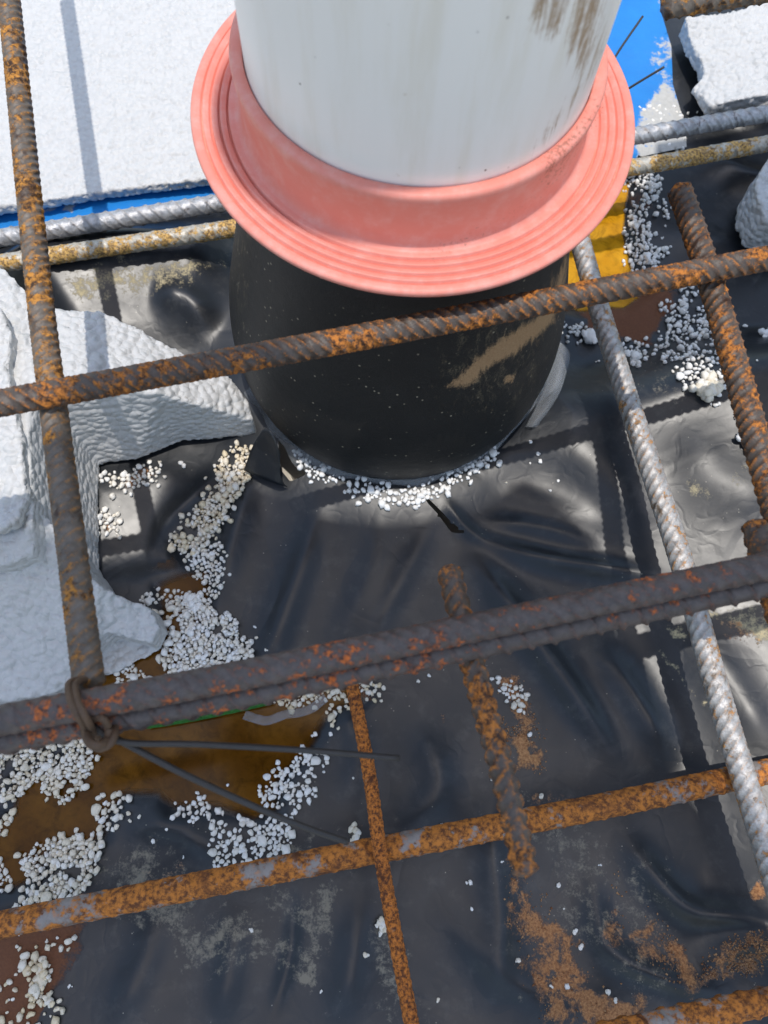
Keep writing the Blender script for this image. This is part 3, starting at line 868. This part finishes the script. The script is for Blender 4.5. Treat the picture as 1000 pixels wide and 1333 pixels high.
foam('foam_lump', [(1002, 205, .060), (986, 232, .056), (986, 256, .056), (996, 284, .054), (1030, 300, .054), (1090, 280, .054), (1090, 190, .06)], .020,
     'white polystyrene piece at the end of the golden stained bar', voxel=.0016, cell=.0044, amp=.0009, cut=.6, rag=.0012)

# loose beads
def unit_bead(sub=1):
    bm = bmesh.new(); bmesh.ops.create_icosphere(bm, subdivisions=sub, radius=1)
    v = np.array([tuple(x.co) for x in bm.verts]); f = np.array([[x.index for x in q.verts] for q in bm.faces]); bm.free()
    return v, f
BV, BF = unit_bead(2)

def bead_shape(r):
    v = BV * r * RNG.uniform(.62, 1.2, 3)
    v = v * (1 + .42 * vnoise(BV * 1.7 + RNG.uniform(0, 50, 3), 1.0))[:, None]
    a = RNG.uniform(0, 6.28); ca, sa = math.cos(a), math.sin(a)
    return v @ np.array([[ca, -sa, 0], [sa, ca, 0], [0, 0, 1]])
SHAPES = [bead_shape(1.0) for _ in range(40)]

def beads(name, clusters, label, tone=(0, .25)):
    """clusters: (polygon in photo px, count, layers)"""
    VV, FF, TT = [], [], []; k = 0
    for poly, cnt, lay in clusters:
        cnt = int(cnt * 1.3); poly = np.array(poly, float); lo, hi = poly.min(0), poly.max(0)
        cand = RNG.uniform(lo - 16, hi + 16, (cnt * 34, 2)); cand = cand[sdist(cand, poly) > RNG.normal(1, 5, len(cand))]
        W_ = fz(cand); kept = []
        ok = vnoise(W_ + 1, 100) + .5 * vnoise(W_ + 4, 230) > RNG.uniform(-.7, .25, len(W_)); cand = cand[ok]; W_ = W_[ok]
        cellg = {}
        for i in range(len(cand)):
            if len(kept) >= cnt: break
            r = float(np.clip(RNG.lognormal(-6.36, .30), .0008, .0031))
            p = W_[i]; l = int(RNG.integers(0, lay))
            g = (int(p[0] / .005), int(p[1] / .005), l); bad = False
            for a in (-1, 0, 1):
                for b in (-1, 0, 1):
                    for (q, rq) in cellg.get((g[0] + a, g[1] + b, l), ()):
                        if (p[0] - q[0]) ** 2 + (p[1] - q[1]) ** 2 < ((r + rq) * .74) ** 2: bad = True
            if bad: continue
            cellg.setdefault(g, []).append((p, r)); kept.append((p, r, l))
        for p, r, l in kept:
            zb = max(p[2], WATER_Z - .0006)
            v = SHAPES[int(RNG.integers(0, 40))] * r + np.array([p[0], p[1], zb + r * .75 + l * .0026])
            VV.append(v); FF.append(BF + k); k += len(BV)
            TT.append(np.full(len(BV), RNG.uniform(*tone) ** 1.0))
    V = np.concatenate(VV)
    me = mesh_from(name, V, np.concatenate(FF)); attr(me, 'tone', np.concatenate(TT))
    return tag(link(name, me, MAT['bead']), label=label, kind='stuff')

beads('foam_beads', [([(300, 590), (324, 588), (318, 625), (296, 660), (280, 690), (258, 715), (232, 712), (228, 700), (250, 675), (275, 650), (285, 615)], 460, 2)],
      'cream polystyrene beads lying in the crease beside the cut-out', (.25, .95))
beads('foam_beads', [([(232, 700), (256, 715), (288, 718), (290, 745), (275, 775), (262, 790), (250, 790), (268, 755), (255, 735)], 150, 1),
                     ([(218, 800), (240, 790), (285, 800), (300, 815), (325, 850), (310, 860), (225, 880)], 420, 2),
                     ([(188, 780), (215, 775), (240, 770), (235, 790), (200, 800)], 50, 1), ([(150, 860), (188, 850), (186, 880), (160, 885)], 45, 1)],
      'loose white polystyrene beads beside the small puddle', (0, .55))
beads('foam_beads', [([(-60, 985), (20, 985), (60, 970), (110, 955), (122, 985), (112, 1010), (85, 1040), (45, 1020), (20, 1030), (-60, 1050)], 520, 2),
                     ([(-60, 1050), (10, 1040), (10, 1090), (-60, 1100)], 60, 1)],
      'cream polystyrene beads floating under the wire knot', (.2, .8))
beads('foam_beads', [([(30, 1180), (60, 1150), (35, 1130), (45, 1115), (85, 1095), (125, 1090), (130, 1105), (115, 1140), (95, 1165), (40, 1190), (0, 1190)], 420, 2),
                     ([(125, 1065), (138, 1040), (160, 1040), (158, 1055), (145, 1075), (130, 1080)], 40, 1),
                     ([(-40, 1125), (15, 1130), (20, 1150), (-40, 1165)], 40, 1)],
      'piled polystyrene beads at the muddy puddle edge beside the orange bar', (.1, .7))
beads('foam_beads', [([(225, 1055), (262, 1035), (282, 1055), (278, 1068), (245, 1065)], 32, 1),
                     ([(278, 1080), (318, 1075), (312, 1110), (285, 1130)], 34, 1),
                     ([(330, 1075), (372, 1065), (378, 1090), (360, 1112), (320, 1115)], 85, 1),
                     ([(350, 1025), (375, 990), (395, 980), (408, 1030), (370, 1052), (355, 1045)], 110, 1),
                     ([(400, 985), (425, 980), (420, 1000), (405, 1000)], 14, 1)],
      'scattered white polystyrene beads under the long wire tails', (0, .35))
beads('foam_beads', [([(350, 908), (460, 885), (488, 885), (490, 905), (440, 905), (360, 922)], 130, 1), ([(425, 925), (455, 920), (460, 945), (440, 950)], 34, 1)],
      'dirty polystyrene beads along the rusty puddle edge beside the thin bar', (.3, 1))
beads('foam_beads', [([(385, 595), (400, 606), (440, 628), (500, 640), (520, 645), (560, 632), (610, 608), (640, 588), (646, 594), (612, 618), (568, 642), (545, 655), (520, 652), (450, 640), (400, 620)], 240, 1)],
      'white polystyrene crumbs ringing the foot of the black sleeve', (0, .15))
beads('foam_beads', [([(817, 225), (850, 225), (852, 250), (838, 262), (818, 250)], 55, 1), ([(850, 258), (866, 262), (866, 285), (854, 282)], 12, 1),
                     ([(822, 272), (835, 272), (840, 305), (865, 330), (858, 345), (830, 340), (815, 318)], 95, 1), ([(815, 345), (850, 340), (845, 352), (815, 352)], 20, 1)],
      'white polystyrene beads along the far edge of the ochre puddle', (0, .2))
beads('foam_beads', [([(890, 368), (910, 368), (922, 420), (915, 432), (893, 410)], 48, 1), ([(862, 400), (892, 400), (895, 420), (870, 418)], 26, 1),
                     ([(865, 430), (920, 420), (925, 460), (945, 495), (935, 525), (895, 505), (875, 480), (850, 465)], 120, 1),
                     ([(815, 448), (838, 445), (840, 465), (822, 478)], 26, 1), ([(728, 420), (758, 425), (760, 440), (732, 440)], 22, 1), ([(752, 372), (770, 380), (768, 396), (750, 390)], 14, 1)],
      'scattered white polystyrene beads beside the short-ended rusty bar', (0, .3))
beads('foam_beads', [([(645, 880), (665, 885), (690, 915), (682, 925), (660, 905)], 34, 1)], 'dirty polystyrene beads stuck in the sand under the tied pair', (.1, .5))
beads('foam_beads', [([(40, 1255), (75, 1262), (70, 1300), (45, 1300)], 50, 2), ([(0, 1240), (95, 1215), (80, 1340), (0, 1340)], 36, 1)],
      'muddy polystyrene beads in the reddish mud past the orange bar', (.3, 1))
beads('foam_beads', [([(135, 625), (175, 612), (205, 608), (207, 622), (170, 636), (140, 636)], 46, 1), ([(136, 672), (152, 680), (150, 698), (136, 696)], 18, 1)],
      'polystyrene beads on dirt inside the square cut-out', (.05, .5))
beads('foam_beads', [([(825, 148), (850, 140), (880, 150), (900, 160), (830, 170)], 40, 1), ([(850, 185), (890, 180), (890, 195), (850, 200)], 30, 1)],
      'polystyrene crumbs on the blue sheet beside the pale bar', (0, .4))

# single beads and crumbs that lie alone
def crumb(px, py, r, label, group=None, tone=.1, name='foam_crumb', lumps=6, cat='foam'):
    p = fz([(px, py)])[0]; z = max(p[2], WATER_Z)
    VV, FF, TT = [], [], []
    for i in range(lumps):
        q = np.array([0, 0, 0.0]) if i == 0 else np.append(RNG.normal(0, r * .55, 2), abs(RNG.normal(0, r * .25)))
        rr = r * (.75 if i == 0 else RNG.uniform(.35, .6))
        VV.append(SHAPES[int(RNG.integers(0, 40))] * rr * np.array([1, 1, .7]) + q + [0, 0, rr * .6]); FF.append(BF + i * len(BV)); TT.append(np.full(len(BV), tone * RNG.uniform(.5, 1.4)))
    me = mesh_from(name, np.concatenate(VV), np.concatenate(FF)); attr(me, 'tone', np.concatenate(TT))
    o = link(name, me, MAT['bead']); o.location = (p[0], p[1], z)
    return tag(o, label, cat, group)
crumb(922, 507, .0085, 'round cream polystyrene lump at the end of the bead scatter', tone=.55, lumps=26)
crumb(768, 442, .0075, 'white polystyrene chunk touching the grey bar below the ochre puddle', lumps=12)
crumb(823, 470, .0060, 'white polystyrene chunk right of the grey bar among beads', lumps=9)
crumb(974, 575, .0075, 'white polystyrene chunk at the edge of the rusty bar', lumps=10)
crumb(996, 437, .0060, 'flat white polystyrene flake past the short-ended rusty bar', lumps=6)
crumb(255, 783, .0058, 'large white polystyrene clump in the small puddle', lumps=12)
crumb(575, 1076 - 0, .002, 'tiny polystyrene crumb beside the crossing of orange bars', lumps=2)
crumb(498, 1203, .0045, 'cream polystyrene lump touching the thin orange bar', tone=.5, lumps=9)
crumb(465, 1083, .0042, 'cream polystyrene lump in a sand ring beside the thin bar', tone=.5, lumps=8)
crumb(55, 1275, .0055, 'yellowed polystyrene lump in the reddish mud', tone=.9, lumps=10)
crumb(317, 1068, .0040, 'white polystyrene flake at the puddle edge between wire tails', lumps=3)
crumb(240, 607, .0030, 'small white polystyrene crumb inside the cut-out', lumps=4)
loose = [(208, 600), (612, 1149), (614, 1183), (675, 1248), (735, 1182), (748, 1213), (755, 1230), (782, 1125), (730, 1048), (703, 1035), (728, 1150), (652, 1120), (790, 1290), (737, 1282),
         (716, 1282), (785, 1331), (800, 1302), (690, 955), (200, 1097), (240, 1115), (170, 1068), (180, 1062), (215, 1080), (300, 1020), (412, 958), (432, 955), (545, 885), (557, 880),
         (460, 1015), (330, 818), (335, 830), (345, 845), (315, 845), (690, 575), (700, 590), (705, 600), (690, 605), (660, 630), (727, 627), (718, 640), (860, 310), (938, 378), (950, 440),
         (957, 545), (970, 425), (985, 470), (905, 455), (60, 1225), (25, 1215), (90, 1285), (15, 1300), (840, 300), (475, 1245), (330, 1210), (420, 1290), (570, 1300), (640, 1010), (780, 470)]
for (a, b) in loose:
    o = crumb(a + RNG.uniform(-2, 2), b + RNG.uniform(-2, 2), RNG.uniform(.0011, .0022), 'single white polystyrene bead lying apart on the black sheet', 'beads lying apart on the sheet', tone=RNG.uniform(0, .5), name='foam_bead', lumps=2)

# sand grains
def grains(name, polys, cnt, label, cols):
    VV, FF, TT = [], [], []; k = 0
    v8 = np.array([(1, 0, 0), (-1, 0, 0), (0, 1, 0), (0, -1, 0), (0, 0, 1), (0, 0, -1.0)])
    f8 = np.array([(0, 2, 4), (2, 1, 4), (1, 3, 4), (3, 0, 4), (2, 0, 5), (1, 2, 5), (3, 1, 5), (0, 3, 5)])
    for poly in polys:
        poly = np.array(poly, float); lo, hi = poly.min(0), poly.max(0)
        c = RNG.uniform(lo, hi, (cnt * 3, 2)); c = c[sdist(c, poly) > RNG.uniform(-14, 14, len(c))][:cnt * 2]
        Wp = fz(c); Wp = Wp[vnoise(Wp, 90) + .5 * vnoise(Wp + 3, 240) > RNG.uniform(-.5, .5, len(Wp))][:cnt]
        for p in Wp:
            r = RNG.uniform(.00025, .00075)
            VV.append(v8 * r * RNG.uniform(.6, 1.3, (1, 3)) + p + [0, 0, r * .4]); FF.append(f8 + k); k += 6; TT.append(np.full(6, RNG.uniform(0, 1)))
    me = mesh_from(name, np.concatenate(VV), np.concatenate(FF)); attr(me, 'tone', np.concatenate(TT))
    return tag(link(name, me, cols, smoothed=False), label=label, kind='stuff')
m = NT('sand_grain'); m.set('Base Color', m.mix(m.attr('tone'), (.20, .075, .025), (.52, .30, .15))); m.set('Roughness', .85)
grains('sand', [[(655, 1120), (690, 1135), (705, 1165), (718, 1200), (745, 1230), (770, 1265), (850, 1310), (830, 1345), (720, 1345), (690, 1280), (668, 1200)],
                [(796, 1130), (815, 1215), (840, 1190), (870, 1220), (922, 1280), (900, 1290), (820, 1230)],
                [(905, 1275), (950, 1225), (985, 1210), (1020, 1240), (960, 1275)],
                [(648, 878), (688, 905), (690, 940), (712, 975), (705, 1000), (680, 1015), (655, 940)]], 650,
       'orange sand strewn over the folds of the black sheet', m.m)

# green webbing edge and clear shred at the puddle under the tied pair
def strip(name, line, wid, z, mat, label, cat, th=.0012, wav=.0):
    P = catmull([at(x, y, z) for x, y in line], 14)
    T = np.gradient(P, axis=0); T /= np.linalg.norm(T, axis=1)[:, None]
    N = np.cross(T, [0, 0, 1.0])
    V = np.stack([P + N * wid * u + np.array([0, 0, 1]) * (wav * vnoise(P * 1 + u * .003, 160))[:, None] for u in np.linspace(-.5, .5, 5)], 1)
    me = mesh_from(name, V.reshape(-1, 3), grid_faces(len(P), 5))
    for k in ('pale',): attr(me, k, np.zeros(len(me.vertices)))
    o = link(name, me, MAT[mat]); o.modifiers.new('thickness', 'SOLIDIFY').thickness = th
    return tag(o, label, cat)
strip('green_webbing', [(190, 941), (240, 933), (300, 921), (352, 909)], .008, .003, 'green', 'narrow green woven strip at the puddle edge under the tied pair', 'webbing', wav=.0015)
strip('plastic_shred', [(318, 930), (345, 938), (372, 930), (402, 924), (424, 908)], .006, .003, 'clear', 'crumpled clear plastic shred at the puddle edge beside the green strip', 'plastic film', .0003, .004)

# ------------------------------------------------------------------ unseen boards added overhead only to cast the broad shade
def slab(name, ground_poly, h, th, mat, parent=None):
    """a flat board at height h whose shadow falls on the given ground outline"""
    G = [at(x, y, .0) for x, y in ground_poly]
    sx, sy = SUN_T.x / -SUN_T.z, SUN_T.y / -SUN_T.z
    bm = bmesh.new()
    lo = [bm.verts.new((p[0] - sx * h, p[1] - sy * h, h)) for p in G]; up = [bm.verts.new((v.co.x, v.co.y, h + th)) for v in lo]
    bm.faces.new(up); bm.faces.new(lo[::-1])
    for i in range(len(lo)):
        j = (i + 1) % len(lo); bm.faces.new((up[i], lo[i], lo[j], up[j]))
    bmesh.ops.recalc_face_normals(bm, faces=bm.faces[:])
    me = bpy.data.meshes.new(name); bm.to_mesh(me); bm.free()
    return link(name, me, mat, parent, smoothed=False)

def post(name, x, y, z0, z1, w, mat, parent):
    bm = bmesh.new(); bmesh.ops.create_cube(bm, size=1)
    bmesh.ops.scale(bm, vec=(w, w, z1 - z0), verts=bm.verts); bmesh.ops.translate(bm, vec=(x, y, (z0 + z1) / 2), verts=bm.verts)
    bmesh.ops.bevel(bm, geom=bm.edges[:], offset=w * .06, segments=1, affect='EDGES')
    me = bpy.data.meshes.new(name); bm.to_mesh(me); bm.free()
    return link(name, me, mat, parent, smoothed=False)

SHADE_P = [(330, 625), (420, 668), (500, 680), (600, 668), (680, 622), (730, 660), (772, 705), (800, 800), (875, 988), (925, 1060), (990, 1195), (1075, 1420), (1200, 1900), (-500, 1900), (-500, 700), (-60, 690), (30, 700), (120, 735), (213, 722), (213, 640), (213, 600)]
shade_stand = empty('unseen_shade_board', (0, -.6, 0)); inv = Matrix.Translation((0, .6, 0))  # added and unseen: stands in for the camera holder's shadow
o = slab('sheet', SHADE_P, 2.0, .012, MAT['ply'], shade_stand); o.matrix_parent_inverse = inv
for x, y in ((-.60, -.85), (.40, -.88), (-.66, -.30)):
    o = post('post', x, y, -.036, 2.0, .05, MAT['timber'], shade_stand); o.matrix_parent_inverse = inv
tag(shade_stand, 'unseen plywood sheet on timber posts, added overhead to shade the black sheet', 'shade caster')

SHADE_R = [(848, 202), (843, 240), (820, 275), (822, 360), (742, 384), (720, 527), (800, 512), (885, 496), (892, 515), (903, 520), (908, 545), (925, 560), (930, 580), (946, 592), (957, 622), (975, 606), (1000, 600),
           (1150, 570), (1420, 520), (1420, 100), (1150, 150), (1000, 176)]
shade_rack = empty('unseen_foam_shade', (.5, .1, 0)); inv = Matrix.Translation((-.5, -.1, 0))  # added out of view, its jagged outline cut to shape the shade
o = slab('board', SHADE_R, .62, .03, MAT['eps'], shade_rack); o.matrix_parent_inverse = inv
for x, y in ((.40, .16), (.42, .02), (.50, .10)):
    o = post('upright', x, y, -.036, .621, .012, MAT['rust_brown'], shade_rack); o.matrix_parent_inverse = inv
tag(shade_rack, 'unseen jagged polystyrene board on steel uprights, added to shade the sheet beside the rusty bar', 'foam')
